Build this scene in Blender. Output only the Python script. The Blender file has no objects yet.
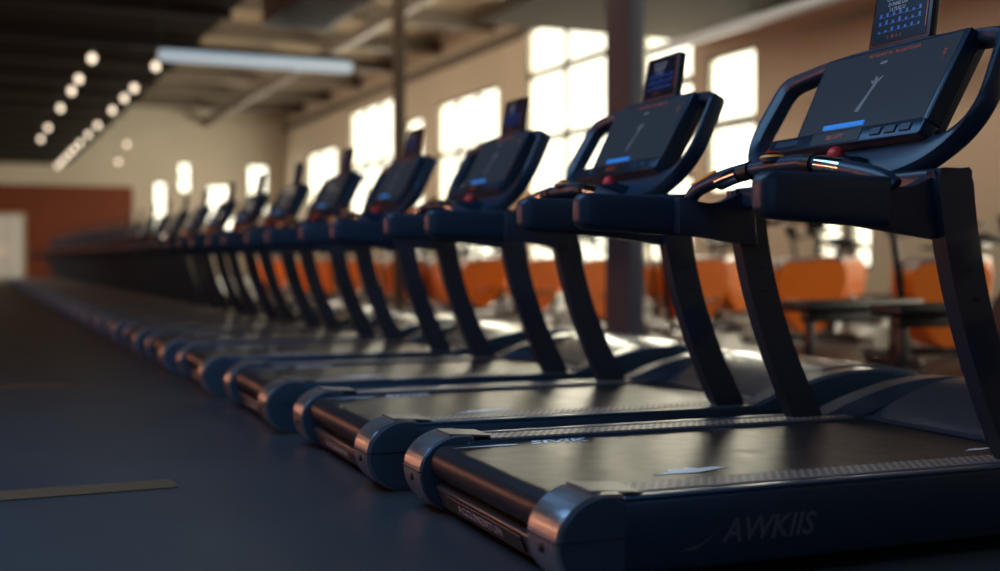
import bpy, bmesh, math, random
from mathutils import Vector, Matrix
random.seed(7)
S = bpy.context.scene
COL = S.collection
PI = math.pi

# ------------------------------------------------------------------ camera
cam_d = bpy.data.cameras.new('camera')
cam = bpy.data.objects.new('camera', cam_d); COL.objects.link(cam)
cam.location = (0, 0, 0.7625)
cam.rotation_euler = (PI/2 - 0.0208, 0, -0.4237)
cam_d.sensor_width = 36; cam_d.lens = 36*1.18834
cam_d.clip_start = 0.05; cam_d.clip_end = 300
cam_d.dof.use_dof = True
cam_d.dof.focus_distance = 3.45
cam_d.dof.aperture_fstop = 1.12
S.camera = cam

# ------------------------------------------------------------------ view, world, daylight, fill lights
S.view_settings.view_transform = 'Standard'
S.view_settings.look = 'None'
S.view_settings.exposure = 0.0
S.view_settings.gamma = 1.0
S.view_settings.use_curve_mapping = False
world = bpy.data.worlds.new('world'); S.world = world
world.use_nodes = True
bg = world.node_tree.nodes['Background']
bg.inputs['Color'].default_value = (1.0, 0.93, 0.74, 1)
bg.inputs['Strength'].default_value = 3.0

def area(name, loc, rot, sx, sy, power, color, spread=180):
    d = bpy.data.lights.new(name, 'AREA'); d.shape = 'RECTANGLE'
    d.size = sx; d.size_y = sy; d.energy = power; d.color = color
    d.spread = math.radians(spread)
    o = bpy.data.objects.new(name, d); COL.objects.link(o)
    o.location = loc; o.rotation_euler = rot
    return o
# area default points -Z.  daylight outside the window wall (x = 14), pointing to -X
WX = 14.0
XL0 = -5.0
area('window_daylight', (WX+1.2, 24, 4.0), (0, PI/2, 0), 8, 34, 12500, (1.0, 0.90, 0.70))
area('window_daylight', (WX+1.2, 46, 4.0), (0, PI/2, 0), 8, 16, 4500, (1.0, 0.90, 0.72))
area('window_daylight', (WX+1.2, 3, 4.0), (0, PI/2, 0), 8, 10, 2600, (1.0, 0.90, 0.72))
# blue fill added overhead, without a fitting, over the open floor at left
area('overhead_blue_fill', (-0.3, 4.2, 3.5), (0, math.radians(-8), 0), 2.6, 5.0, 155, (0.33, 0.62, 1.0))
# warm fill added out of view above the lowered ceiling, facing the window wall
area('hall_warm_fill', (4.45, 24.0, 6.6), (0, math.radians(-90), 0), 1.6, 50, 1500, (1.0, 0.86, 0.64))
area('rear_blue_fill', (0.5, -4.6, 2.6), (math.radians(90), 0, 0), 6, 3, 45, (0.24, 0.54, 1.0))  # blue fill added behind the camera for rail sides and console frames
# orange light added for the end-cap reflections, behind unseen left-hand windows
area('orange_side_fill', (XL0-0.9, 27.0, 1.35), (0, math.radians(-90), 0), 0.8, 50, 1350, (1.0, 0.15, 0.004))

# ------------------------------------------------------------------ materials
MATS = {}
def mat(name, col, rough=0.5, metal=0.0, emit=None, es=0.0, noise=0.0, nscale=8.0, coat=0.0, bump=0.0, bscale=60.0, rvar=0.0, spec=0.5):
    if name in MATS: return MATS[name]
    m = bpy.data.materials.new(name); m.use_nodes = True
    nt = m.node_tree; b = nt.nodes['Principled BSDF']
    b.inputs['Base Color'].default_value = (*col, 1)
    b.inputs['Roughness'].default_value = rough
    b.inputs['Metallic'].default_value = metal
    b.inputs['Coat Weight'].default_value = coat
    b.inputs['Specular IOR Level'].default_value = spec
    if emit:
        b.inputs['Emission Color'].default_value = (*emit, 1)
        b.inputs['Emission Strength'].default_value = es
    tc = nt.nodes.new('ShaderNodeTexCoord')
    if noise > 0 or rvar > 0:
        n = nt.nodes.new('ShaderNodeTexNoise'); n.inputs['Scale'].default_value = nscale
        n.inputs['Detail'].default_value = 6
        nt.links.new(tc.outputs['Object'], n.inputs['Vector'])
        if noise > 0:
            r = nt.nodes.new('ShaderNodeMapRange')
            r.inputs['To Min'].default_value = 1-noise; r.inputs['To Max'].default_value = 1+noise
            nt.links.new(n.outputs['Fac'], r.inputs['Value'])
            mx = nt.nodes.new('ShaderNodeVectorMath'); mx.operation = 'SCALE'
            mx.inputs[0].default_value = col
            nt.links.new(r.outputs['Result'], mx.inputs['Scale'])
            nt.links.new(mx.outputs['Vector'], b.inputs['Base Color'])
        if rvar > 0:
            r2 = nt.nodes.new('ShaderNodeMapRange')
            r2.inputs['To Min'].default_value = max(0.02, rough-rvar); r2.inputs['To Max'].default_value = rough+rvar
            nt.links.new(n.outputs['Fac'], r2.inputs['Value'])
            nt.links.new(r2.outputs['Result'], b.inputs['Roughness'])
    if bump > 0:
        n2 = nt.nodes.new('ShaderNodeTexNoise'); n2.inputs['Scale'].default_value = bscale
        nt.links.new(tc.outputs['Object'], n2.inputs['Vector'])
        bp = nt.nodes.new('ShaderNodeBump'); bp.inputs['Strength'].default_value = bump
        bp.inputs['Distance'].default_value = 0.01
        nt.links.new(n2.outputs['Fac'], bp.inputs['Height'])
        nt.links.new(bp.outputs['Normal'], b.inputs['Normal'])
    MATS[name] = m
    return m

NAVY = mat('navy_plastic', (0.011, 0.031, 0.060), 0.33, noise=0.08, nscale=5, rvar=0.04)
NAVYM = mat('navy_satin_metal', (0.018, 0.038, 0.066), 0.3, metal=0.45, noise=0.08, nscale=4)
PAD = mat('arm_pad_rubber', (0.008, 0.023, 0.046), 0.42, spec=0.45, bump=0.05, bscale=300)
POST = mat('charcoal_painted_steel', (0.015, 0.023, 0.040), 0.34, noise=0.06)
BELT = mat('running_belt_rubber', (0.012, 0.013, 0.017), 0.38, noise=0.25, nscale=14, rvar=0.08, spec=0.24)
SILVER = mat('brushed_silver', (0.42, 0.44, 0.48), 0.30, metal=0.95, noise=0.10, nscale=10, rvar=0.06)
PLATE = mat('grey_bronze_plate', (0.16, 0.15, 0.15), 0.35, metal=0.8)
PLATED = mat('dark_bronze_plate', (0.06, 0.045, 0.04), 0.4, metal=0.6)
TONGUE = mat('dull_steel_plate', (0.10,0.10,0.105), 0.45, metal=0.6)
CAPSIDE = mat('steel_blue_cover', (0.05,0.085,0.13), 0.33, metal=0.5, noise=0.08)
CHROME = mat('polished_chrome', (0.75, 0.77, 0.8), 0.12, metal=1.0)
BLACK = mat('black_plastic', (0.006, 0.007, 0.010), 0.4, noise=0.1)
HOOD = mat('hood_satin_plastic', (0.055, 0.105, 0.17), 0.24, metal=0.5, noise=0.05)
SCREEN = mat('console_glass', (0.014, 0.020, 0.030), 0.14, emit=(0.12, 0.17, 0.24), es=0.13, coat=0.3)
BLUE = mat('blue_readout', (0.02, 0.2, 0.6), 0.3, emit=(0.03, 0.32, 1.0), es=0.28)
BLUED = mat('blue_text_glow', (0.02, 0.1, 0.4), 0.3, emit=(0.05, 0.13, 0.40), es=0.10)
ORTXT = mat('orange_text_glow', (0.25, 0.05, 0.02), 0.3, emit=(1.0, 0.20, 0.04), es=0.12)
GREYTXT = mat('pale_screen_mark', (0.3, 0.32, 0.36), 0.4, emit=(0.4, 0.5, 0.6), es=0.12)
REDTXT = mat('red_indicator', (0.6, 0.01, 0.01), 0.3, emit=(1.0, 0.03, 0.02), es=1.0)
RED = mat('red_knob_rubber', (0.50, 0.02, 0.025), 0.38)
YELLOW = mat('yellow_stripe', (0.80, 0.36, 0.02), 0.4)
LBL = mat('plate_print', (0.30,0.27,0.27), 0.5)
WHITE = mat('white_print', (0.62, 0.62, 0.64), 0.5)
GREYP = mat('grey_print', (0.075, 0.075, 0.085), 0.45)
FIGURE = mat('screen_figure_grey', (0.09, 0.10, 0.12), 0.3, emit=(0.2, 0.24, 0.3), es=0.16)
ORANGE = mat('orange_shell', (0.90, 0.20, 0.010), 0.36, noise=0.1)
DARKF = mat('dark_frame_steel', (0.014, 0.014, 0.018), 0.4)
LAMPM = mat('lamp_glow', (0.9, 0.85, 0.75), 0.4, emit=(1.0, 0.82, 0.62), es=1.9)

# strip of perforated metal: voronoi/wave dots in object space
def perforated():
    m = bpy.data.materials.new('perforated_tread_strip'); m.use_nodes = True
    nt = m.node_tree; b = nt.nodes['Principled BSDF']
    tc = nt.nodes.new('ShaderNodeTexCoord'); mp = nt.nodes.new('ShaderNodeMapping')
    mp.inputs['Scale'].default_value = (40, 50, 1)
    nt.links.new(tc.outputs['Object'], mp.inputs['Vector'])
    br = nt.nodes.new('ShaderNodeTexBrick')
    br.inputs['Scale'].default_value = 1.0
    br.inputs['Mortar Size'].default_value = 0.17
    br.inputs['Brick Width'].default_value = 1.0; br.inputs['Row Height'].default_value = 1.0
    br.inputs['Color1'].default_value = (0.004, 0.004, 0.005, 1); br.inputs['Color2'].default_value = (0.006, 0.006, 0.008, 1)
    br.inputs['Mortar'].default_value = (0.30, 0.24, 0.23, 1)
    nt.links.new(mp.outputs['Vector'], br.inputs['Vector'])
    nt.links.new(br.outputs['Color'], b.inputs['Base Color'])
    b.inputs['Roughness'].default_value = 0.45
    b.inputs['Metallic'].default_value = 0.15; b.inputs['Specular IOR Level'].default_value = 0.12
    bp = nt.nodes.new('ShaderNodeBump'); bp.inputs['Strength'].default_value = 0.5; bp.inputs['Distance'].default_value = 0.002
    nt.links.new(br.outputs['Fac'], bp.inputs['Height']); nt.links.new(bp.outputs['Normal'], b.inputs['Normal'])
    return m
PERF = perforated()

def glass_mat():
    m = bpy.data.materials.new('window_glass'); m.use_nodes = True
    nt = m.node_tree; nt.nodes.clear()
    out = nt.nodes.new('ShaderNodeOutputMaterial'); mx = nt.nodes.new('ShaderNodeMixShader')
    tr = nt.nodes.new('ShaderNodeBsdfTransparent'); gl = nt.nodes.new('ShaderNodeBsdfGlossy')
    gl.inputs['Roughness'].default_value = 0.05
    tr.inputs['Color'].default_value = (0.97, 0.98, 0.96, 1)
    mx.inputs['Fac'].default_value = 0.06
    nt.links.new(tr.outputs[0], mx.inputs[1]); nt.links.new(gl.outputs[0], mx.inputs[2]); nt.links.new(mx.outputs[0], out.inputs[0])
    return m
GLASS = glass_mat()

# ------------------------------------------------------------------ mesh builder
class MB:
    def __init__(s): s.bm = bmesh.new()
    def _bevel(s, geom_faces, w, seg=2):
        if w <= 0: return
        edges = list({e for f in geom_faces for e in f.edges})
        bmesh.ops.bevel(s.bm, geom=edges, offset=w, segments=seg, profile=0.5, affect='EDGES', clamp_overlap=True)
    def loops(s, loops, closed=True, cap=True):
        vs = [[s.bm.verts.new(p) for p in lp] for lp in loops]
        fs = []
        n = len(vs[0])
        for a, b in zip(vs[:-1], vs[1:]):
            for i in range(n if closed else n-1):
                j = (i+1) % n
                fs.append(s.bm.faces.new((a[i], a[j], b[j], b[i])))
        if cap:
            fs.append(s.bm.faces.new(vs[0][::-1])); fs.append(s.bm.faces.new(vs[-1]))
        return fs
    def box(s, c, d, bev=0.0, rot=None, seg=2):
        x, y, z = d[0]/2, d[1]/2, d[2]/2
        M = Matrix.Translation(c) @ (rot.to_4x4() if rot else Matrix())
        q = [(-x,-y),(x,-y),(x,y),(-x,y)]
        fs = s.loops([[M @ Vector((a,b,-z)) for a,b in q], [M @ Vector((a,b,z)) for a,b in q]])
        s._bevel(fs, bev, seg); return s
    def prism(s, prof, y0, y1, bev=0.0, seg=2):            # profile in xz, extruded along y
        fs = s.loops([[Vector((x,y0,z)) for x,z in prof], [Vector((x,y1,z)) for x,z in prof]])
        s._bevel(fs, bev, seg); return s
    def mapped(s, prof, w0, w1, M, bev=0.0, seg=2):         # profile in (u,v), extruded along w through matrix M
        fs = s.loops([[M @ Vector((u,v,w0)) for u,v in prof], [M @ Vector((u,v,w1)) for u,v in prof]])
        s._bevel(fs, bev, seg); return s
    def tube(s, pts, r, n=12, smooth=0):
        pts = [Vector(p) for p in pts]
        if smooth: pts = catmull(pts, smooth)
        rs = r if isinstance(r, (list, tuple)) else [r]*len(pts)
        if len(rs) != len(pts):
            rs = [rs[min(len(rs)-1, int(i/(len(pts)-1)*(len(rs)-1)))]*(1-((i/(len(pts)-1)*(len(rs)-1))%1)) + rs[min(len(rs)-1, int(i/(len(pts)-1)*(len(rs)-1))+1)]*((i/(len(pts)-1)*(len(rs)-1))%1) for i in range(len(pts))]
        loops = []; up = Vector((0.13, 0.21, 0.97)).normalized(); prev = None
        for i, p in enumerate(pts):
            t = (pts[min(i+1, len(pts)-1)] - pts[max(i-1, 0)]).normalized()
            if prev is None:
                a = t.cross(up)
                if a.length < 0.1: a = t.cross(Vector((1,0,0)))
            else:
                a = prev - t*prev.dot(t)
            a.normalize(); prev = a; b = t.cross(a)
            loops.append([p + (a*math.cos(2*PI*k/n) + b*math.sin(2*PI*k/n))*rs[i] for k in range(n)])
        s.loops(loops); return s
    def lathe(s, prof, c, n=20, axis='z'):                   # prof (r, h)
        loops = []
        for r, h in prof:
            lp = []
            for k in range(n):
                a = 2*PI*k/n; x, y = max(r,1e-4)*math.cos(a), max(r,1e-4)*math.sin(a)
                v = (x,y,h) if axis == 'z' else ((h,x,y) if axis == 'x' else (x,h,y))
                lp.append(Vector(c)+Vector(v))
            loops.append(lp)
        s.loops(loops); return s
    def build(s, name, m, parent=None, ang=35, loc=None):
        bmesh.ops.recalc_face_normals(s.bm, faces=s.bm.faces)
        me = bpy.data.meshes.new(name); s.bm.to_mesh(me); s.bm.free()
        for p in me.polygons: p.use_smooth = True
        try: me.set_sharp_from_angle(angle=math.radians(ang))
        except Exception: pass
        if m: me.materials.append(m)
        o = bpy.data.objects.new(name, me); COL.objects.link(o)
        if parent: o.parent = parent
        if loc: o.location = loc
        return o

def catmull(P, k):
    out = []
    for i in range(len(P)-1):
        p0, p1, p2, p3 = P[max(i-1,0)], P[i], P[i+1], P[min(i+2,len(P)-1)]
        for j in range(k):
            t = j/k
            out.append(0.5*((2*p1)+(p2-p0)*t+(2*p0-5*p1+4*p2-p3)*t*t+(-p0+3*p1-3*p2+p3)*t**3))
    out.append(P[-1]); return out

def rounded(poly, rads, k=5):                                # rounded 2-D polygon
    out = []; n = len(poly)
    for i in range(n):
        p = Vector(poly[i]); a = Vector(poly[i-1]); b = Vector(poly[(i+1)%n]); r = rads[i] if isinstance(rads,(list,tuple)) else rads
        da = (a-p); db = (b-p); ra = min(r, da.length*0.48); rb = min(r, db.length*0.48)
        A = p+da.normalized()*ra; B = p+db.normalized()*rb
        for j in range(k+1):
            t = j/k; out.append(tuple((1-t)**2*A + 2*t*(1-t)*p + t*t*B))
    return out

def empty(name, loc=(0,0,0), rz=0):
    o = bpy.data.objects.new(name, None); o.empty_display_size = 0.1
    COL.objects.link(o); o.location = loc; o.rotation_euler = (0,0,rz); return o
def tag(o, label=None, cat=None, group=None, kind=None):
    if label: o['label'] = label
    if cat: o['category'] = cat
    if group: o['group'] = group
    if kind: o['kind'] = kind
    return o
KIDS = {}
def copy_tree(o, parent=None):
    c = o.copy(); COL.objects.link(c); c.parent = parent
    for k in ('label',):
        if parent is None and k in c: del c[k]
    for ch in list(o.children): copy_tree(ch, c)
    return c

def lettering(name, txt, size, m, parent, M, shear=0.0, depth=0.0008, bold=0.0):
    cu = bpy.data.curves.new(name, 'FONT'); cu.body = txt; cu.size = size; cu.shear = shear
    cu.extrude = depth; cu.offset = bold; cu.align_x = 'CENTER'; cu.align_y = 'CENTER'; cu.resolution_u = 2
    t = bpy.data.objects.new('tmp', cu); COL.objects.link(t)
    dg = bpy.context.evaluated_depsgraph_get(); dg.update()
    me = bpy.data.meshes.new_from_object(t.evaluated_get(dg)); me.name = name
    bpy.data.objects.remove(t)
    me.transform(M)
    me.materials.clear(); me.materials.append(m)
    o = bpy.data.objects.new(name, me); COL.objects.link(o); o.parent = parent
    return o
def basis(o, x, y):                                          # matrix with local X=x, Y=y, at origin o
    x = Vector(x).normalized(); y = Vector(y).normalized(); z = x.cross(y)
    M = Matrix((x, y, z)).transposed().to_4x4(); M.translation = o; return M

# ------------------------------------------------------------------ the room
YF, YB = 56.0, -5.0
XL = -5.0
HZ = 8.0
def structure(o): o['kind'] = 'structure'; return o

def floor_mat():
    m = bpy.data.materials.new('sealed_dark_floor'); m.use_nodes = True
    nt = m.node_tree; b = nt.nodes['Principled BSDF']
    tc = nt.nodes.new('ShaderNodeTexCoord')
    n = nt.nodes.new('ShaderNodeTexNoise'); n.inputs['Scale'].default_value = 1.3; n.inputs['Detail'].default_value = 8
    nt.links.new(tc.outputs['Object'], n.inputs['Vector'])
    cr = nt.nodes.new('ShaderNodeValToRGB')
    cr.color_ramp.elements[0].position = 0.3; cr.color_ramp.elements[0].color = (0.019, 0.022, 0.027, 1)
    cr.color_ramp.elements[1].position = 0.7; cr.color_ramp.elements[1].color = (0.029, 0.033, 0.040, 1)
    nt.links.new(n.outputs['Fac'], cr.inputs['Fac']); nt.links.new(cr.outputs['Color'], b.inputs['Base Color'])
    b.inputs['Roughness'].default_value = 0.42
    n2 = nt.nodes.new('ShaderNodeTexNoise'); n2.inputs['Scale'].default_value = 220
    nt.links.new(tc.outputs['Object'], n2.inputs['Vector'])
    bp = nt.nodes.new('ShaderNodeBump'); bp.inputs['Strength'].default_value = 0.08; bp.inputs['Distance'].default_value = 0.005
    nt.links.new(n2.outputs['Fac'], bp.inputs['Height']); nt.links.new(bp.outputs['Normal'], b.inputs['Normal'])
    return m
def plank_mat(name, c1, c2, sc, vec=(1,1,1)):
    m = bpy.data.materials.new(name); m.use_nodes = True
    nt = m.node_tree; b = nt.nodes['Principled BSDF']
    tc = nt.nodes.new('ShaderNodeTexCoord'); mp = nt.nodes.new('ShaderNodeMapping'); mp.inputs['Scale'].default_value = vec
    w = nt.nodes.new('ShaderNodeTexWave'); w.inputs['Scale'].default_value = sc; w.inputs['Distortion'].default_value = 0.6
    nt.links.new(tc.outputs['Object'], mp.inputs['Vector']); nt.links.new(mp.outputs['Vector'], w.inputs['Vector'])
    cr = nt.nodes.new('ShaderNodeValToRGB')
    cr.color_ramp.elements[0].color = (*c1,1); cr.color_ramp.elements[1].color = (*c2,1)
    nt.links.new(w.outputs['Fac'], cr.inputs['Fac']); nt.links.new(cr.outputs['Color'], b.inputs['Base Color'])
    b.inputs['Roughness'].default_value = 0.8; b.inputs['Specular IOR Level'].default_value = 0.05
    return m
FLOORM = floor_mat()
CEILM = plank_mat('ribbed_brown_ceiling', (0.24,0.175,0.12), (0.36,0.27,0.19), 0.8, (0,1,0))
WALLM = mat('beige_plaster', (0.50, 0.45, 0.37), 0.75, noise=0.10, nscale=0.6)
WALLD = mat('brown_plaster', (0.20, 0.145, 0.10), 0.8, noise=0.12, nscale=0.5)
ORWALL = mat('burnt_orange_paint', (0.13, 0.024, 0.004), 0.8, noise=0.12, nscale=0.4)
PILLM = mat('mauve_grey_painted_concrete', (0.085, 0.095, 0.13), 0.55, spec=0.3, noise=0.06, nscale=2)
BEAMM = mat('dark_brown_steel_beam', (0.085, 0.065, 0.05), 0.5, noise=0.1)
FRAMEM = mat('window_frame_dark', (0.05, 0.045, 0.035), 0.4)

structure(MB().box(((XL+WX)/2, (YF+YB)/2, -0.1), (WX-XL+0.6, YF-YB+0.6, 0.2)).build('floor', FLOORM))
structure(MB().box(((XL+WX)/2, (YF+YB)/2, HZ+0.15), (WX-XL+0.6, YF-YB+0.6, 0.3)).build('ceiling', CEILM))
lw = MB(); LY = [(3.0+k*7.0, 9.4+k*7.0) for k in range(7)]; y = YB
for a, b_ in LY:
    lw.box((XL-0.15, (y+a)/2, HZ/2), (0.3, a-y, HZ)); y = b_
    lw.box((XL-0.15, (a+b_)/2, 0.45), (0.3, b_-a, 0.9)); lw.box((XL-0.15, (a+b_)/2, (1.8+HZ)/2), (0.3, b_-a, HZ-1.8))
lw.box((XL-0.15, (y+YF)/2, HZ/2), (0.3, YF-y, HZ))
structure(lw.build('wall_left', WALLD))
for i, (a, b_) in enumerate(LY):  # unseen ribbon windows, added to let the orange side light in
    w = structure(empty('window_%d' % (30+i), (XL-0.12, (a+b_)/2, 0.9)))
    f = MB(); f.box((0,0,0.04),(0.1,b_-a,0.08)); f.box((0,0,0.86),(0.1,b_-a,0.08))
    for k in range(5): f.box((0,-(b_-a)/2+0.04+k*(b_-a-0.08)/4,0.45),(0.09,0.08,0.74))
    f.build('window_frame', FRAMEM, w); MB().box((0,0,0.45),(0.012,b_-a-0.1,0.8)).build('pane', GLASS, w)
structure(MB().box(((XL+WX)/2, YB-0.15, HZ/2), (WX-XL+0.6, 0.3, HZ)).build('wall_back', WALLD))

# window wall at x = WX, openings (y0, y1, z0, z1)
OPEN = [(0.5,2.5,0.6,5.2),(4.5,6.5,0.6,5.2),(8.4,10.2,0.7,2.0),(15.75,16.35,0.6,2.1),(16.5,17.25,0.6,2.1),
        (19.0,20.7,2.1,4.95),(21.2,23.3,0.6,6.6),(24.9,29.3,0.5,7.5),(31.2,36.0,0.8,5.8),(37.4,39.0,0.8,5.6),(40.0,45.6,2.2,6.6),(47.5,52.0,2.0,5.5)]
wb = MB(); y = YB
for (a,b_,c,d) in OPEN:
    wb.box((WX+0.15, (y+a)/2, HZ/2), (0.3, a-y, HZ)); y = b_
    wb.box((WX+0.15, (a+b_)/2, c/2), (0.3, b_-a, c)); wb.box((WX+0.15, (a+b_)/2, (d+HZ)/2), (0.3, b_-a, HZ-d))
wb.box((WX+0.15, (y+YF)/2, HZ/2), (0.3, YF-y, HZ))
structure(wb.build('wall_right', WALLM))
for i, (a,b_,c,d) in enumerate(OPEN):
    w = empty('window_%d' % (i+1), (WX+0.1, (a+b_)/2, c)); structure(w)
    f = MB(); W_, H_ = b_-a, d-c; t = 0.09
    f.box((0,0,t/2),(0.12,W_,t)); f.box((0,0,H_-t/2),(0.12,W_,t))
    f.box((0,-W_/2+t/2,H_/2),(0.12,t,H_-2*t)); f.box((0,W_/2-t/2,H_/2),(0.12,t,H_-2*t))
    ny = max(1, round(W_/1.9)); nz = max(1, round(H_/1.9))
    for k in range(1,ny): f.box((0,-W_/2+W_*k/ny,H_/2),(0.1,0.16,H_-2*t))
    for k in range(1,nz): f.box((0,0,H_*k/nz),(0.11,W_-2*t,0.20))
    f.build('window_frame', FRAMEM, w)
    MB().box((0.0,0,H_/2),(0.012,W_-0.1,H_-0.1)).build('pane', GLASS, w)

# far end wall (y = YF): orange lower part left of x = 7, doorway opening, beige elsewhere, with small high windows
FO = [(7.9,8.5,1.0,4.4),(9.0,9.6,3.9,5.3),(10.3,11.6,1.4,4.3),(12.2,13.2,3.0,5.3)]
fw = MB(); x = XL-0.3
for (a,b_,c,d) in FO:
    fw.box(((x+a)/2, YF+0.15, HZ/2), (a-x, 0.3, HZ)); x = b_
    fw.box(((a+b_)/2, YF+0.15, c/2), (b_-a, 0.3, c)); fw.box(((a+b_)/2, YF+0.15, (d+HZ)/2), (b_-a, 0.3, HZ-d))
fw.box(((x+WX+.3)/2, YF+0.15, HZ/2), (WX+0.3-x, 0.3, HZ))
structure(fw.build('wall_far', WALLM))
for i, (a,b_,c,d) in enumerate(FO):
    w = empty('window_%d' % (len(OPEN)+i+1), ((a+b_)/2, YF+0.1, c)); structure(w)
    f = MB(); W_, H_ = b_-a, d-c; t = 0.08
    f.box((0,0,t/2),(W_,0.12,t)); f.box((0,0,H_-t/2),(W_,0.12,t)); f.box((-W_/2+t/2,0,H_/2),(t,0.12,H_-2*t)); f.box((W_/2-t/2,0,H_/2),(t,0.12,H_-2*t))
    f.box((0,0,H_*0.5),(W_-2*t,0.1,0.1))
    f.build('window_frame', FRAMEM, w); MB().box((0,0,H_/2),(W_-0.1,0.012,H_-0.1)).build('pane', GLASS, w)
area('window_daylight', (10.5, YF+1.2, 3.4), (math.radians(-90), 0, 0), 6, 5, 900, (1.0, 0.90, 0.72))
structure(MB().box(((-4.7+7.0)/2, YF-0.06, 2.05), (11.7, 0.12, 4.1), 0.01).build('wall_orange', ORWALL))
dr = structure(empty('door_1', (1.60, YF-0.14, 0)))
f = MB(); f.box((-0.82,0,1.42),(0.12,0.16,2.84)); f.box((0.82,0,1.42),(0.12,0.16,2.84)); f.box((0,0,2.8),(1.52,0.16,0.12)); f.build('door_frame', mat('door_frame_tan',(0.35,0.27,0.18),0.6), dr)
DOORM = mat('pale_glowing_door', (0.42,0.42,0.38), 0.5, emit=(0.8,0.8,0.68), es=0.12)  # glow in the leaves stands in for pale light at the doorway
MB().box((-0.38,0,1.37),(0.74,0.06,2.72),0.01).build('door_leaf', DOORM, dr)
MB().box((0.38,0,1.37),(0.74,0.06,2.72),0.01).build('door_leaf', DOORM, dr)
for sx in (-0.06,0.06): MB().tube([(sx,-0.08,0.95),(sx,-0.08,1.35)],0.015).build('door_handle', CHROME, dr)

# pillars
def pillar(x, y, wx, wy, name, m_):
    m = MB(); m.box((0,0,HZ/2),(wx,wy,HZ),0.015); m.box((0,0,0.06),(wx+0.05,wy+0.05,0.12),0.01)
    return structure(m.build(name, m_, loc=(x,y,0)))
pillar(5.60, 9.6, 0.17, 0.44, 'trim_1', PILLM)
pillar(5.75, 16.3, 0.14, 0.20, 'trim_2', BEAMM)
# ceiling beams
n = 7
for k in range(13):
    yy = 2.0 + k*4.2
    m = MB(); m.box((0,0,0),(WX-XL, 0.16, 0.05)); m.box((0,0,0.45),(WX-XL,0.16,0.05)); m.box((0,0,0.225),(WX-XL,0.04,0.40))
    structure(m.build('trim_%d' % n, BEAMM, loc=((WX+XL)/2, yy, HZ-0.62))); n += 1
for xx in (0.5, 5.7, 10.2):
    m = MB(); m.box((0,0,0),(0.18, YF-YB, 0.32)); structure(m.build('trim_%d' % n, BEAMM, loc=(xx, (YF+YB)/2, HZ-0.86))); n += 1
# window-wall girts (dark horizontal bands on the pale wall)
for zz, hh in ((7.0,0.25),(0.10,0.2)):
    m = MB(); m.box((0,0,0),(0.12, YF-YB, hh)); structure(m.build('trim_%d' % n, BEAMM, loc=(WX-0.06, (YF+YB)/2, zz))); n += 1
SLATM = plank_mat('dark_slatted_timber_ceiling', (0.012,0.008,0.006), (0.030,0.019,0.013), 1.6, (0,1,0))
structure(MB().box((4.25, (YF+YB)/2, 6.62), (0.1, YF-YB, 2.8)).build('wall_fascia_added', WALLD))  # unseen fascia added to back the warm hall fill
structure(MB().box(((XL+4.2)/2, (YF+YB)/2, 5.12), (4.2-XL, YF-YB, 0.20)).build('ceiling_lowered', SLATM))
for k in range(18):
    m = MB(); m.box((0,0,0),(4.2-XL, 0.10, 0.14)); structure(m.build('trim_%d' % n, mat('dark_slat_rib',(0.018,0.013,0.010),0.6), loc=((XL+4.2)/2, 2.5+k*3.0, 4.95))); n += 1
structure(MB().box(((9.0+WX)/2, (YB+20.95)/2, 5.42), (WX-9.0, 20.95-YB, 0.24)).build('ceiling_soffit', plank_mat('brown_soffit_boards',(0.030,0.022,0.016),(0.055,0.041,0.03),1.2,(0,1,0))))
# tan strips painted as streaks of light on the floor
STREAK = mat('tan_light_streak', (0.10,0.060,0.032), 0.8, spec=0.1)
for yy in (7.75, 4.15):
    structure(MB().box((-1.75,yy,0.002),(4.8,0.16,0.004)).build('trim_%d' % n, STREAK)); n += 1  # painted light streaks, not real trim

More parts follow.
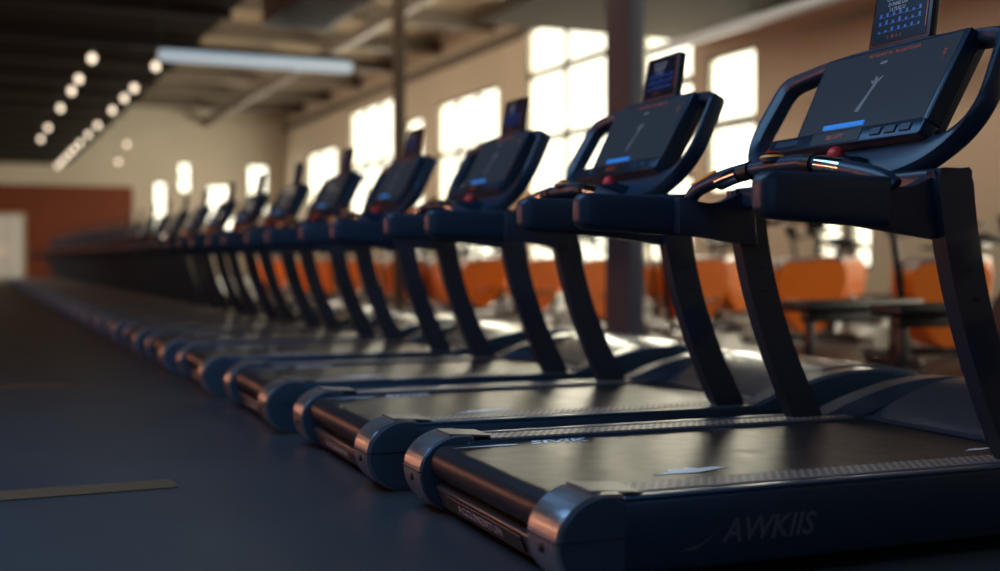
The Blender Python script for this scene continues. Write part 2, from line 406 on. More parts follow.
# ------------------------------------------------------------------ treadmill
HW = 0.56
tex = {}
def make_treadmill():
    R = empty('treadmill')
    # side rails -------------------------------------------------
    for s in (-1, 1):
        r = MB()
        yo, yi = s*HW, s*(HW-0.168)
        prof = [(0.10,0.035),(2.38,0.035),(2.42,0.10),(2.42,0.19),(2.36,0.215),(0.10,0.215)]
        r.prism(prof, min(yo,yi), max(yo,yi), 0.012, 3)
        rail = r.build('side_rail', NAVYM, R)
        st = MB(); st.box((0.86, s*(HW-0.108), 0.2175),(1.36,0.098,0.007),0.0015,seg=1); st.build('foot_grip_strip', PERF, rail)
        lip = MB(); lip.box((0.90, s*(HW-0.020), 0.2160),(1.58,0.034,0.009),0.004); lip.build('edge_trim', CAPSIDE, rail)
        # end cap -------------------------------------------------
        c = MB()
        prof = rounded([(0.125,0.232),(0.045,0.236),(-0.030,0.192),(-0.052,0.125),(-0.030,0.05),(0.03,0.004),(0.11,0.004),(0.125,0.06)],
                       [0.01,0.06,0.06,0.06,0.05,0.03,0.02,0.02],4)
        a, b = s*(HW+0.006), s*(HW-0.152)
        c.prism(prof, min(a,b), max(a,b), 0.008, 2)
        cap = c.build('rail_end_cap', SILVER, R)
        # flat top tongue over the rail, dark seam, slot
        t = MB(); t.prism([(0.05,0.231),(0.185,0.2215),(0.185,0.229),(0.05,0.2395)], s*(HW-0.080)-0.066, s*(HW-0.080)+0.066, 0.002, 1); t.build('cap_tongue', TONGUE, cap)
        t = MB(); t.box((0.036, s*(HW-0.070), 0.130),(0.177,0.1665,0.0025)); t.build('cap_seam', BLACK, cap)
        t = MB(); t.box((-0.041, s*(HW-0.075), 0.105),(0.02,0.022,0.022),0.004); t.build('cap_slot', BLACK, cap)
        # inner cheek panel, navy
        a, b = s*(HW-0.1525), s*(HW-0.160)
        prof2 = [(x*0.97+0.004, z*0.97+0.003) for x, z in prof]
        t = MB(); t.prism(prof2, min(a,b), max(a,b), 0.002, 1); t.build('cap_cheek', CAPSIDE, cap)
        a, b = s*(HW+0.0055), s*(HW+0.0115)
        t = MB(); t.prism([(x*0.93+0.010, z*0.95+0.004) for x, z in prof], min(a,b), max(a,b), 0.003, 1); t.build('cap_side_cover', CAPSIDE, cap)
        # leveling feet
        for xx in (0.35, 2.2):
            t = MB(); t.lathe([(0.0,0),(0.035,0),(0.035,0.012),(0.012,0.018),(0.012,0.05),(0.0,0.05)], (xx, s*(HW-0.06), 0.0), 16); t.build('foot', BLACK, R)
    # belt + rollers --------------------------------------------
    b = MB(); rr = 0.052; zc = 0.157; prof = [(1.72,0.209),(1.72,0.105)]
    prof = [(1.80,zc+rr),(1.80,zc-rr)]
    for k in range(0, 15):
        a = -PI/2 - PI*k/14; prof.append((0.035+rr*math.cos(a), zc+rr*math.sin(a)))
    b.prism(prof, -0.388, 0.388)
    belt = b.build('running_belt', BELT, R, ang=50)
    # printed marks on belt
    zt = zc+rr+0.0006
    lettering('belt_print', 'SIVIK', 0.085, WHITE, belt, basis((0.37,0.335,zt),(1,0,0),(0,1,0)), shear=0.35, bold=0.002)
    m = MB(); m.mapped([(-0.17,-0.006),(0.02,-0.018),(0.04,0.0),(0.0,0.006)],0,0.0008,basis((0.20,0.330,zt),(1,0,0),(0,1,0))); m.build('belt_swoosh', WHITE, belt)
    sp = [(-0.10,-0.010),(-0.05,0.006),(-0.035,0.020),(-0.01,0.014),(0.015,0.026),(0.035,0.014),(0.075,0.020),(0.105,0.008),(0.05,-0.004),(0.0,-0.014),(-0.05,-0.010)]
    m = MB(); m.mapped([(u*1.2,v*1.9) for u,v in sp],0,0.0008,basis((0.48,-0.265,zt),(1,0,0),(0,1,0))); m.build('belt_emblem', WHITE, belt)
    m = MB(); m.mapped([(u*0.6,v*0.9) for u,v in sp],0,0.0008,basis((1.45,-0.27,zt),(1,0,0),(0,1,0))); m.build('belt_emblem', WHITE, belt)
    lettering('belt_print', 'JUKS', 0.040, GREYP, belt, basis((0.98,0.365,zt),(1,0,0),(0,1,0)), shear=0.35, bold=0.001)
    # rear cross panel ------------------------------------------
    p = MB(); p.prism(rounded([(0.0,0.088),(0.05,0.100),(0.09,0.05),(0.09,0.018),(0.03,0.018)],0.008,2), -0.405, 0.405, 0.003, 1)
    pan = p.build('rear_panel', PLATE, R)
    n_ = Vector((-0.07,0,0.03)).normalized()
    nx = Vector((0,-1,0)); ny = Vector((0.03,0,0.070)).normalized()
    ny = Vector((-0.30,0,0.70)).normalized()
    Mx = basis((0.0125,0.02,0.054),(0,-1,0),(-0.35,0,0.80))
    q = MB(); q.mapped(rounded([(-0.27,-0.026),(0.27,-0.026),(0.27,0.026),(-0.27,0.026)],0.01,3),0.0,0.004,Mx,0.001,1); lp = q.build('label_plate', PLATED, pan)
    Mt = basis((0.0125,0.05,0.054),(0,-1,0),(-0.35,0,0.80)) @ Matrix.Translation((0,0,0.0045))
    lettering('plate_lettering', 'ACCUMENTUM', 0.036, LBL, lp, Mt @ Matrix.Scale(1.35,4,(1,0,0)), bold=0.0006)
    # side logo on near rail
    Ml = basis((0.52,-HW-0.0012,0.118),(1,0,0),(0,0,1))
    lettering('side_logo', 'AWKIIS', 0.078, GREYP, R, Ml, shear=0.3, bold=0.0015)
    m = MB(); m.mapped([(-0.245,-0.035),(-0.20,-0.034),(-0.13,0.012),(-0.115,0.02),(-0.19,-0.022)],0,0.001,Ml); m.build('side_swoosh', GREYP, R)
    # motor hood ------------------------------------------------
    h = MB(); prof = [(1.60,0.190),(1.60,0.214)]
    for k in range(1, 9):
        t = k/8; prof.append((1.60+0.42*t, 0.214+0.125*math.sin(t*PI/2)))
    prof += [(2.20,0.335),(2.36,0.300),(2.45,0.22),(2.46,0.06),(2.40,0.04),(1.80,0.04),(1.80,0.19)]
    h.prism(prof, -0.400, 0.400, 0.006, 2); hood = h.build('motor_hood', HOOD, R, ang=30)
    t = MB(); t.prism([(1.575,0.2105),(1.60,0.2105),(1.60,0.222),(1.585,0.220)], -0.40, 0.40, 0.002,1); t.build('hood_front_lip', NAVY, hood)
    for yy in (-0.37,0.37):
        t = MB(); t.lathe([(0.0,0),(0.006,0),(0.006,0.004),(0.0,0.004)],(1.64,yy,0.228),10); t.build('screw', CHROME, hood)
    # wing covers -----------------------------------------------
    for s in (-1, 1):
        w = MB()
        top = [(1.47,0.224),(1.56,0.258),(1.66,0.290),(1.78,0.318),(1.90,0.334),(2.02,0.338),(2.16,0.322),(2.30,0.29),(2.43,0.23)]
        inn = [(1.47,0.222),(1.56,0.243),(1.66,0.268),(1.78,0.296),(1.90,0.318),(2.02,0.330),(2.16,0.318),(2.30,0.285),(2.43,0.225)]
        loops = []
        for (x1,z1),(x2,z2) in zip(top, inn):
            wd = 0.02 + 0.10*min(1,(x1-1.47)/0.30)
            yo = s*(HW+0.004); ym = s*(HW-0.012); yb = s*(HW-0.10); yi = s*(HW-0.10-0.045*min(1,max(0,(x1-1.5)/0.3)))
            loops.append([Vector((x1,yo,0.20)),Vector((x1,yo,z1-0.010)),Vector((x1,ym,z1)),Vector((x1,yb,z1)),Vector((x2,yi,max(0.205,z2-0.03))),Vector((x2,yi,0.20))])
        w.loops(loops); w.build('wing_cover', HOOD, R, ang=25)
    # uprights --------------------------------------------------
    pp = []; W3 = []
    for k in range(19):
        t = k/18; pp.append(Vector((1.338-0.425*t+0.165*t*t, 0, 0.20+0.80*t))); W3.append(0.120-0.012*math.sin(t*PI))
    for s in (-1, 1):
        u = MB(); loops = []
        for p_, w_ in zip(pp, W3):
            yc = s*(HW-0.080); hy = 0.026
            loops.append([Vector((p_.x,yc-hy,p_.z)),Vector((p_.x+w_,yc-hy,p_.z+0.012)),Vector((p_.x+w_,yc+hy,p_.z+0.012)),Vector((p_.x,yc+hy,p_.z))])
        fs = u.loops(loops); es = [e for e in u.bm.edges if abs((e.verts[0].co-e.verts[1].co).z) > 0.005 and abs((e.verts[0].co-e.verts[1].co).y) < 1e-4 and abs((e.verts[0].co-e.verts[1].co).x) < 0.06]
        bmesh.ops.bevel(u.bm, geom=es, offset=0.012, segments=3, affect='EDGES')
        up = u.build('upright', POST, R, ang=40)
        for zz in (0.66,0.74):
            xx = 1.215 - (zz-0.66)*0.3
            t = MB(); t.lathe([(0.0,-0.002),(0.008,-0.002),(0.008,0.002),(0.0,0.002)],(xx, s*(HW-0.080)-0.0265, zz),12,'y'); t.build('screw', BLACK, up)
    # armrests --------------------------------------------------
    for s in (-1, 1):
        yc = s*(HW-0.050); hy = 0.038
        # arm bracket (dark, joins upright)
        prof = [(0.86,0.852),(1.10,0.822),(1.165,0.812),(1.15,0.995),(1.10,0.993),(1.05,0.968),(0.99,0.950),(0.86,0.972)]
        a = MB(); a.prism(rounded(prof,[0.01,0.02,0.01,0.01,0.05,0.04,0.05,0.01],3), yc-s*0.050-0.022, yc-s*0.050+0.022, 0.008, 3); arm = a.build('armrest', POST, R)
        a = MB(); loops = []
        for k in range(15):
            d = 0.045*(1-math.cos(PI/2*k/7)) if k < 8 else 0.045+(0.375-0.045)*(k-7)/7
            e = math.sqrt(max(0.02, 1-((0.045-d)/0.045)**2)) if d < 0.045 else 1.0
            xx = 0.515+d; zl = 0.866-0.020*(xx-0.515)/0.375; zh = 0.984-0.006*(xx-0.515)/0.375
            cz = (zl+zh)/2; hz = (zh-zl)/2 - 0.030*(1-e); hyy = hy*(0.30+0.70*e); lp = []
            for q_ in range(28):
                an = 2*PI*q_/28; cx, sx = math.cos(an), math.sin(an)
                lp.append(Vector((xx, yc+hyy*math.copysign(abs(cx)**0.42, cx), cz+hz*math.copysign(abs(sx)**0.42, sx))))
            loops.append(lp)
        a.loops(loops); a.build('arm_pad', PAD, arm, ang=50)
        t = MB(); t.prism([(0.8895,0.852),(0.895,0.852),(0.895,0.974),(0.8895,0.974)], yc-hy*0.93, yc+hy*0.93, 0.0); t.build('pad_seam', BLACK, arm)
    # front crossbar + grips ------------------------------------
    hb = MB(); pts = [(0.955,-HW+0.07,0.955),(0.94,-HW+0.12,0.985),(0.935,-0.28,1.020),(0.945,-0.12,1.045),(0.95,0.0,1.048),(0.945,0.12,1.045),(0.935,0.28,1.030),(0.93,HW-0.12,0.995),(0.935,HW-0.06,0.955)]
    hb.tube(pts, 0.024, 14, 5); bar = hb.build('handlebar', NAVY, R)
    for s in (-1,1):
        t = MB(); t.tube([(0.9365,s*0.31,1.016),(0.936,s*0.25,1.0265),(0.938,s*0.20,1.034)],0.0265,14); t.build('pulse_grip', CHROME, bar)
        t = MB(); t.tube([(0.9365,s*0.18,1.036),(0.94,s*0.14,1.042)],0.028,14); t.build('grip_collar', BLACK, bar)
    t = MB(); t.box((0.919,0.385,1.031),(0.010,0.15,0.010),0.003,Matrix.Rotation(math.radians(-14),3,'X')); t.build('stripe', YELLOW, bar)
    # control pod on bar
    t = MB(); t.lathe([(0.001,0.012),(0.02,0.010),(0.038,0.0),(0.036,-0.012),(0.001,-0.02)],(0.94,0.03,1.070),20); pod = t.build('control_pod', NAVY, bar)
    t = MB(); t.lathe([(0.030,0.0065),(0.036,0.004),(0.0385,-0.001),(0.030,-0.001)],(0.94,0.03,1.071),20); t.build('pod_ring', YELLOW, pod)
    t = MB(); t.lathe([(0.001,0.006),(0.020,0.004),(0.026,0.0),(0.001,-0.004)],(0.94,0.03,1.084),20); t.build('pod_button', RED, pod)
    # neck from bar to console
    t = MB(); t.prism(rounded([(0.95,1.03),(1.15,0.965),(1.24,0.98),(1.24,1.04),(1.10,1.065),(0.96,1.062)],0.01,2), -0.16, 0.22, 0.01, 2); t.build('console_neck', NAVY, R)
    # lower crossmember under console joining both uprights
    t = MB(); t.prism(rounded([(1.10,0.935),(1.20,0.935),(1.22,1.01),(1.10,1.01)],0.02,3), -HW+0.07, HW-0.07, 0.006, 2); t.build('crossmember', POST, R)
    # console ---------------------------------------------------
    u_, v_, w_ = Vector((0,1,0)), Vector((0.447,0,0.894)), Vector((-0.894,0,0.447))
    CM = Matrix((u_,v_,w_)).transposed().to_4x4(); CM.translation = Vector((1.17,0,1.06))
    outer = rounded([(-0.510,0.366),(-0.20,0.396),(0.20,0.396),(0.500,0.354),(0.560,0.08),(0.37,-0.085),(-0.37,-0.085),(-0.535,0.10)],
                    [0.03,0.2,0.2,0.05,0.20,0.22,0.22,0.20],8)
    inner = rounded([(-0.475,0.332),(-0.20,0.358),(0.20,0.358),(0.455,0.318),(0.500,0.10),(0.43,0.045),(-0.43,0.045),(-0.502,0.11)],
                    [0.02,0.1,0.1,0.03,0.08,0.05,0.05,0.08],8)
    def polar(poly, c, N):
        out = []
        for k in range(N):
            a = 2*PI*k/N + 0.01; d = Vector((math.cos(a), math.sin(a))); best = None
            for i in range(len(poly)):
                p = Vector(poly[i])-c; q = Vector(poly[(i+1)%len(poly)])-c; e = q-p
                den = d.x*e.y - d.y*e.x
                if abs(den) < 1e-12: continue
                t = (p.x*e.y - p.y*e.x)/den; s2 = (p.x*d.y - p.y*d.x)/den
                if t > 0 and -1e-6 <= s2 <= 1+1e-6 and (best is None or t > best): best = t
            out.append(c + d*best)
        return out
    c0 = Vector((0,0.17)); N = 168
    def squash(poly, f):                                      # flatter polar: use scaled space for even samples
        return [(x/2.2, y) for x, y in poly]
    c1 = Vector((0,0.17))
    po = [Vector((p.x*2.2,p.y)) for p in polar(squash(outer,0), c1, N)]; pi_ = [Vector((p.x*2.2,p.y)) for p in polar(squash(inner,0), c1, N)]
    def mixp(f): return [a*(1-f)+b*f for a, b in zip(po, pi_)]
    sec = [(0.10,-0.035),(0.0,-0.025),(0.0,0.010),(0.08,0.026),(0.25,0.030),(0.72,0.024),(0.95,0.016),(1.0,0.006),(1.0,-0.028),(0.85,-0.035)]
    cf = MB(); loops = []
    for f_, w0 in sec:
        loops.append([CM @ Vector((p.x,p.y,w0)) for p in mixp(f_)])
    loops.append(loops[0]); 
    vs = [[cf.bm.verts.new(p) for p in lp] for lp in loops[:-1]]; vs.append(vs[0])
    for a, b2 in zip(vs[:-1], vs[1:]):
        for i in range(N):
            j = (i+1)%N; cf.bm.faces.new((a[i],a[j],b2[j],b2[i]))
    con = cf.build('console_frame', NAVY, R, ang=40)
    # screen slab
    q = MB(); q.mapped(rounded([(-0.365,0.06),(0.225,0.06),(0.235,0.368),(-0.395,0.368)],0.012,3), -0.030, 0.046, CM, 0.005, 2); slab = q.build('screen_housing', NAVY, R)
    q = MB(); q.mapped(rounded([(-0.350,0.088),(0.212,0.088),(0.222,0.358),(-0.378,0.358)],0.008,3), 0.046, 0.0485, CM); scr = q.build('screen', SCREEN, slab)
    q = MB(); q.mapped([(-0.380,0.075),(-0.367,0.075),(-0.394,0.362),(-0.406,0.362)], 0.0, 0.052, CM, 0.002, 1); q.build('screen_side_trim', NAVYM, slab)
    def uvb(u0, v0, w0): return Matrix.Translation(CM @ Vector((u0,v0,w0))) @ basis((0,0,0),(0,-1,0),(0.447,0,0.894))
    lettering('screen_text', 'ME TUUNTITTLS   ML LAIMTUUUM', 0.0145, ORTXT, scr, uvb(-0.10,0.342,0.0488), depth=0.0002)
    lettering('screen_text', '-AESIP', 0.013, GREYTXT, scr, uvb(-0.07,0.310,0.0488), depth=0.0002)
    g = MB(); Mf = uvb(-0.07,0.215,0.0487) @ Matrix.Diagonal((0.9,0.8,1,1))
    g.mapped([(-0.050,-0.085),(-0.028,-0.088),(-0.004,-0.01),(0.012,0.03),(0.030,0.052),(0.026,0.060),(0.008,0.046),(-0.002,0.062),(-0.010,0.060),(-0.008,0.040),(-0.024,0.046),(-0.026,0.040),(-0.008,0.026),(-0.018,-0.01)],0,0.0003,Mf)
    g.build('screen_figure', FIGURE, scr)
    lettering('screen_text', '25\n38\n.1', 0.012, ORTXT, scr, uvb(-0.330,0.295,0.0488), depth=0.0002)
    # shelf below screen
    q = MB(); q.mapped(rounded([(-0.375,0.028),(0.33,0.028),(0.34,0.078),(-0.380,0.078)],0.012,3), 0.010, 0.060, CM, 0.008, 2); sh = q.build('button_shelf', NAVYM, R)
    sm = Matrix.Translation(CM @ Vector((0,0,0))) 
    def shelf_box(u0,u1,v0,v1,w0,w1,name,m,bev=0.0):
        q = MB(); q.mapped([(u0,v0),(u1,v0),(u1,v1),(u0,v1)],w0,w1,CM,bev,1); return q.build(name,m,sh)
    shelf_box(-0.10,0.09,0.092,0.108,0.0488,0.053,'blue_display',BLUE)
    shelf_box(-0.12,0.11,0.034,0.074,0.058,0.062,'readout_window',BLACK)
    lettering('readout_text', '08:11PT', 0.024, ORTXT, sh, uvb(0.0,0.054,0.0622), depth=0.0002)
    for k in range(3): shelf_box(-0.335+0.062*k,-0.29+0.062*k,0.042,0.066,0.059,0.065,'button',NAVY,0.002)
    shelf_box(0.18,0.30,0.042,0.066,0.059,0.063,'button',NAVYM,0.002)
    # stop knob
    q = MB(); c_ = CM @ Vector((-0.05,-0.012,0.065)); q.lathe([(0.001,-0.026),(0.014,-0.023),(0.023,-0.012),(0.026,0.0),(0.023,0.012),(0.014,0.022),(0.001,0.026)], c_, 20); kn = q.build('stop_knob', RED, R)
    q = MB(); q.tube([c_+Vector((0.09,0,-0.03)), c_+Vector((0.02,0,-0.004))],0.010,10); q.build('knob_stem', BLACK, kn)
    q = MB(); q.lathe([(0.001,-0.003),(0.006,-0.002),(0.006,0.002),(0.001,0.003)], CM @ Vector((-0.05,-0.062,0.036)), 10,'x'); q.build('indicator_light', REDTXT, R)
    # tablet on top
    tm = Matrix((Vector((0,1,0)),Vector((0.16,0,0.987)),Vector((-0.987,0,0.16)))).transposed().to_4x4(); tm.translation = Vector((1.335,-0.06,1.395))
    q = MB(); q.mapped(rounded([(-0.135,0.02),(0.135,0.02),(0.130,0.205),(-0.130,0.205)],0.012,3), -0.014, 0.014, tm, 0.004, 2)
    q.mapped([(-0.05,-0.04),(0.05,-0.04),(0.05,0.05),(-0.05,0.05)], -0.024, -0.006, tm, 0.003, 1)
    tb = q.build('tablet', BLACK, R)
    q = MB(); q.mapped([(-0.120,0.035),(0.120,0.035),(0.116,0.192),(-0.116,0.192)], 0.0142, 0.0155, tm); ts = q.build('tablet_screen', mat('tablet_glass',(0.006,0.008,0.016),0.3,emit=(0.04,0.06,0.14),es=0.03,spec=0.15), tb)
    def tmb(u0,v0): return Matrix.Translation(tm @ Vector((u0,v0,0.0158))) @ basis((0,0,0),(0,-1,0),(0.16,0,0.987))
    lettering('tablet_text','OCHOE TAIIS\nD INAE DIR\nI LTUG U', 0.017, GREYTXT, ts, tmb(0.02,0.155), depth=0.0002)
    rnd = random.Random(3)
    for b3 in range(3):
        q = MB(); vv = 0.070+b3*0.024; pts = [(-0.09,vv)]
        for a in range(7):
            uu = -0.088+a*0.029; hh = 0.006+0.010*rnd.random()
            pts += [(uu,vv+0.001),(uu,vv+hh),(uu+0.010,vv+hh),(uu+0.010,vv+0.001)]
        pts += [(0.10,vv+0.001),(0.10,vv)]
        q.mapped(pts,0.0157,0.016,tm); q.build('tablet_icon_row', BLUED, ts)
    lettering('tablet_text','.I.  .III.  I.  .I.', 0.014, ORTXT, ts, tmb(0.02,0.052), depth=0.0002)
    q = MB(); q.mapped([(-0.116,0.06),(-0.113,0.06),(-0.110,0.19),(-0.113,0.19)],0.0156,0.016,tm); q.build('tablet_margin_line', ORTXT, ts)
    # hood rear cable box is out of sight; front transport wheels
    for s in (-1,1):
        q = MB(); q.lathe([(0.001,-0.015),(0.04,-0.015),(0.045,0),(0.04,0.015),(0.001,0.015)],(2.42,s*0.30,0.045),18,'y'); q.build('transport_wheel', BLACK, R)
    return R

XC, Y0, PITCH, SK = 1.2456, 2.418, 1.4185, -0.0401
OFF = {0:0.0, 1:-0.055, 2:-0.03, 3:0.07}
ordn = ['first','second','third','fourth','fifth','sixth','seventh','eighth','ninth','tenth','eleventh','twelfth','thirteenth','fourteenth','fifteenth']
NT = 27
TG = 'treadmills in the long row'
labels = {0: 'nearest navy treadmill, front right, with grey lettering along its visible side rail',
          1: 'second treadmill from the camera, directly beyond the nearest one, whole console and tablet in view',
          2: 'third treadmill from the camera, console just left of the mauve-grey pillar'}
proto = make_treadmill()
for i in range(NT):
    t = proto if i == 0 else None
    if t is None:
        t = copy_tree(proto)
    yy = Y0 + i*PITCH + OFF.get(i, 0.10)
    t.location = (XC - 0.52*math.sin(SK), yy + 0.50*math.cos(SK), 0)
    t.rotation_euler = (0,0,SK)
    if i in labels: lb = labels[i]
    elif i < 14: lb = '%s navy treadmill counted from the camera in the long row' % ordn[i]
    elif i == NT-1: lb = 'farthest treadmill of the row, beside the orange end wall'
    else: lb = '%s treadmill counted back from the orange end wall in the long row' % ordn[NT-1-i]
    tag(t, lb, 'treadmill', TG)

# ------------------------------------------------------------------ background exercise bikes with orange shells
BS = mat('pinkish_glint', (0.45,0.36,0.33), 0.3, metal=0.4)  # reflected light along the shell top, put into colour
def make_bike():
    R = empty('exercise_bike')
    f = MB()
    f.tube([(-0.45,0,0.06),(0.50,0,0.06)],0.035,10); f.tube([(-0.22,0,0.06),(-0.30,0,0.85)],0.03,10); f.tube([(0.32,0,0.06),(0.46,0,1.05)],0.03,10)
    fr = f.build('frame', DARKF, R)
    for xx in (-0.45,0.50):
        m = MB(); m.tube([(xx,-0.27,0.045),(xx,0.27,0.045)],0.035,10); st = m.build('stabiliser', DARKF, R)
        for s in (-1,1):
            m = MB(); m.lathe([(0.001,-0.03),(0.045,-0.03),(0.045,0.03),(0.001,0.03)],(xx,s*0.28,0.046),12,'y'); m.build('foot_cap', CHROME, st)
    prof = rounded([(-0.40,0.66),(-0.24,0.80),(0.36,0.76),(0.46,0.60),(0.34,0.26),(0.14,0.09),(-0.04,0.11),(-0.26,0.36)],0.09,5)
    prof = [(x*0.84, z) for x, z in prof]; m = MB(); m.prism(prof, -0.15, 0.15, 0.05, 4); sh = m.build('flywheel_shell', ORANGE, R)
    m = MB(); m.prism(rounded([(-0.28,0.745),(-0.17,0.81),(0.29,0.775),(0.35,0.69),(0.30,0.745),(-0.15,0.785)],0.01,2), -0.158, 0.158, 0.004,1); m.build('shell_glint', BS, sh)
    m = MB(); m.prism(rounded([(-0.46,0.93),(-0.30,0.98),(-0.10,0.95),(-0.10,0.92),(-0.30,0.90),(-0.46,0.90)],0.02,3), -0.10, 0.10, 0.025, 3); m.tube([(-0.30,0,0.80),(-0.31,0,0.92)],0.02,10); m.build('saddle', BLACK, R)
    m = MB(); m.tube([(0.18,-0.23,1.10),(0.36,-0.22,1.13),(0.46,-0.10,1.08),(0.46,0.10,1.08),(0.36,0.22,1.13),(0.18,0.23,1.10)],0.018,10,4); m.build('handlebar', BLACK, R)
    m = MB(); m.box((0.50,0,1.20),(0.04,0.26,0.19),0.012,Matrix.Rotation(math.radians(25),3,'Y')); ds = m.build('display', BLACK, R)
    m = MB(); m.box((0.478,0,1.205),(0.006,0.20,0.13),0.0,Matrix.Rotation(math.radians(25),3,'Y')); m.build('display_screen', SCREEN, ds)
    m = MB(); m.tube([(0.10,-0.19,0.36),(0.10,0.19,0.36)],0.02,10); m.box((0.17,-0.19,0.36),(0.18,0.02,0.03),0.004); m.box((0.03,0.19,0.36),(0.18,0.02,0.03),0.004); ck = m.build('crank', CHROME, R)
    for s, xx in ((-1,0.25),(1,-0.05)):
        m = MB(); m.box((xx,s*0.25,0.36),(0.09,0.09,0.025),0.006); m.build('pedal', BLACK, ck)
    return R
bike = make_bike()
first = True
def place_bike(x,y,rz,lab,grp):
    global first
    o = bike if first else copy_tree(bike); first = False
    o.location = (x,y,0); o.rotation_euler = (0,0,rz);  tag(o, lab, 'exercise bike', grp)
rows = [(7.0, 7.0, 1.75, 14, 'row nearest the treadmills'), (9.3, 7.2, 1.9, 13, 'middle row'), (11.6, 8.0, 2.1, 12, 'row under the windows')]
for ri,(bx,by,st,cnt,rn) in enumerate(rows):
    for k in range(cnt):
        lab = '%s orange-shelled exercise bike from the camera in the bike %s' % (ordn[k], rn)
        place_bike(bx+random.uniform(-.15,.15), by+k*st, PI+random.uniform(-.25,.25)+(0 if ri!=1 else 0.5), lab, 'orange bikes, '+rn)

# ------------------------------------------------------------------ cross trainers at right edge
def make_cross():
    R = empty('cross_trainer')
    m = MB(); m.box((0,0,0.07),(1.5,0.10,0.10),0.02); m.box((-0.70,0,0.05),(0.10,0.62,0.08),0.02); m.box((0.70,0,0.05),(0.10,0.62,0.08),0.02); m.build('base_frame', DARKF, R)
    m = MB(); m.prism(rounded([(0.20,0.10),(0.72,0.10),(0.78,0.40),(0.60,0.68),(0.34,0.62),(0.15,0.35)],0.08,4), -0.16,0.16,0.04,3); m.build('drive_housing', DARKF, R)
    m = MB(); m.tube([(0.48,0,0.60),(0.36,0,1.0),(0.34,0,1.42)],[0.055,0.045,0.04],12,5); m.build('mast', DARKF, R)
    m = MB(); m.prism(rounded([(0.24,1.36),(0.46,1.40),(0.50,1.50),(0.40,1.66),(0.26,1.48)],0.04,4), -0.25,0.25,0.03,3); c=m.build('console', NAVY, R)
    m = MB(); m.box((0.303,0,1.565),(0.012,0.32,0.15),0.0,Matrix.Rotation(math.radians(38),3,'Y')); m.build('console_screen', SCREEN, c)
    for s in (-1,1):
        m = MB(); m.tube([(0.50,s*0.27,0.45),(0.40,s*0.27,0.95),(0.22,s*0.28,1.25),(0.14,s*0.29,1.55)],0.022,10,5); m.build('moving_arm', DARKF, R)
        m = MB(); m.tube([(0.55,s*0.22,0.28),(-0.65,s*0.20,0.20)],0.028,10); m.box((-0.15,s*0.20,0.27),(0.42,0.16,0.04),0.015); m.build('pedal_arm', BLACK, R)
    return R
ct = make_cross(); ct.location = (5.55,4.35,0); ct.rotation_euler=(0,0,PI*0.5)
tag(ct, 'dark cross trainer at the right edge, close behind the nearest treadmill', 'cross trainer', 'cross trainers at the right')
c2 = copy_tree(ct); c2.location=(6.6,4.9,0); c2.rotation_euler=(0,0,PI*0.75); c2.scale=(0.8,0.8,0.8); tag(c2,'dark cross trainer farther back at the right edge with dark blue console','cross trainer','cross trainers at the right')
# flat weight bench between pillar and right edge
def make_bench():
    R = empty('weight_bench')
    m = MB(); m.box((0,0,0.45),(1.15,0.28,0.08),0.025); m.build('bench_pad', BLACK, R)
    m = MB(); m.box((0,0,0.37),(0.95,0.07,0.07),0.01); m.build('frame', DARKF, R)
    for s in (-1,1):
        m = MB(); m.box((s*0.42,0,0.20),(0.06,0.06,0.34),0.01); m.box((s*0.42,0,0.03),(0.07,0.50,0.06),0.015); m.build('leg', DARKF, R)
    return R
be = make_bench(); be.location=(5.75,6.65,0); be.rotation_euler=(0,0,0.1); tag(be,'black flat weight bench on the floor behind the nearest treadmill','weight bench','weight benches')
b2 = copy_tree(be); b2.location=(5.85,5.85,0); b2.rotation_euler=(0,0,0.05); tag(b2,'black flat weight bench closer to the right edge, in front of another bench','weight bench','weight benches')

# ------------------------------------------------------------------ hanging lamps in two rows, long glowing tube, duct, pipe
def make_lamp(z, ctop=HZ):
    R = empty('pendant_lamp')
    m = MB(); m.lathe([(0.001,0.075),(0.03,0.07),(0.055,0.045),(0.065,0.0),(0.055,-0.045),(0.03,-0.07),(0.001,-0.075)],(0,0,0),14); m.build('bulb', LAMPM, R)
    m = MB(); m.lathe([(0.001,0.14),(0.03,0.14),(0.035,0.07),(0.001,0.07)],(0,0,0),12); m.build('socket', BLACK, R)
    m = MB(); m.tube([(0,0,0.14),(0,0,ctop-z)],0.006,6); m.build('cord', BLACK, R)
    return R
LZ = 4.18
lamp = make_lamp(LZ, 5.0); lf = True
for nm, xs, ys in (('left',2.0,[21.2,23.7,25.4,28.4,32.7,35.8]),('right',3.1,[21.6,24.5,26.1,28.3,31.6,34.0,36.5,38.5,40.2,42,43.8,45.6])):
    for k, yy in enumerate(ys):
        o = lamp if lf else copy_tree(lamp); lf = False
        o.location = (xs,yy,LZ); tag(o,'%s small round glowing pendant lamp from the camera in the %s-hand lamp line' % (ordn[k],nm),'lamp','pendant lamps, %s line' % nm)
for (x,y,z,l) in ((5.5,23.0,5.05,'single round pendant lamp above the long pale glowing tube'),(5.2,31.0,4.4,'single round pendant lamp hanging lowest, below the long pale glowing tube')):
    o = make_lamp(z); o.location=(x,yy,z); tag(o,l,'lamp')
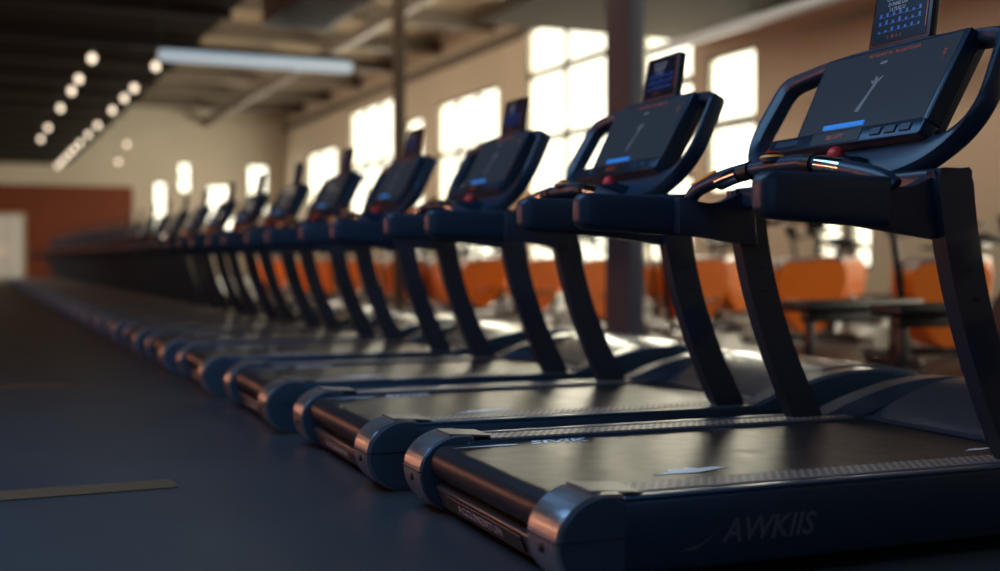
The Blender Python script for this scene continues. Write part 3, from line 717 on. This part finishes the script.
# pale steel tube across the hall, its reflected skylight put in as glow
R = empty('glowing_tube',(4.55,20,4.12)); tag(R,'long pale glowing steel tube hanging across the hall at upper left','lamp')  # a steel tube, not a lamp; glow stands in for its reflected sheen
m = MB(); m.lathe([(0.001,-1.65),(0.09,-1.62),(0.10,-1.5),(0.10,1.5),(0.09,1.62),(0.001,1.65)],(0,0,0),20,'x'); m.build('tube_body',mat('pale_tube_glow',(0.75,0.85,0.9),0.4,emit=(0.62,0.84,1.0),es=0.42),R)
m = MB(); m.box((-1.6,0,0.15),(6.6,0.14,0.10),0.01); m.build('mounting_rail',DARKF,R)
for xx in (-4.5,-1.6,1.2):
    m = MB(); m.tube([(xx,0,0.18),(xx,0,(HZ if xx>0 else 5.0)-4.12)],0.012,8); m.build('hanger_rod',BLACK,R)
# air unit
R = empty('air_handling_unit',(5.0,18.0,4.85)); tag(R,'dark box-shaped air unit hanging from the ceiling at upper left','air unit')
m = MB(); m.box((0,0,0),(1.1,2.6,0.55),0.03); m.build('housing',mat('dark_brown_housing',(0.03,0.025,0.022),0.5),R)
m = MB()
for k in range(8): m.box((0,-1.0+k*0.28,-0.285),(0.9,0.10,0.02))
m.build('vent_grille',BLACK,R)
for sx in (-1,1):
    for sy in (-1,1):
        m = MB(); m.tube([(sx*0.5,sy*1.2,0.27),(sx*0.5,sy*1.2,HZ-4.85)],0.012,8); m.build('hanger_rod',BLACK,R)
# steel pipe high at right, running along the hall
R = empty('overhead_pipe',(11.0,12.0,4.42)); tag(R,'bluish steel pipe hanging under the ceiling at upper right','pipe')
m = MB(); m.lathe([(0.001,-8.0),(0.085,-8.0),(0.085,6.0),(0.001,6.0)],(0,0,0),16,'y')
for yy in (-5,-1,3): m.lathe([(0.001,yy-0.05),(0.10,yy-0.05),(0.10,yy+0.05),(0.001,yy+0.05)],(0,0,0),16,'y')
m.build('pipe_run',mat('blue_grey_steel',(0.50,0.60,0.70),0.35,metal=0.2),R)
for yy in (-5,-1,3):
    m = MB(); m.tube([(0,yy,0.08),(0,yy,HZ-4.42)],0.012,8); m.build('hanger_rod',BLACK,R)
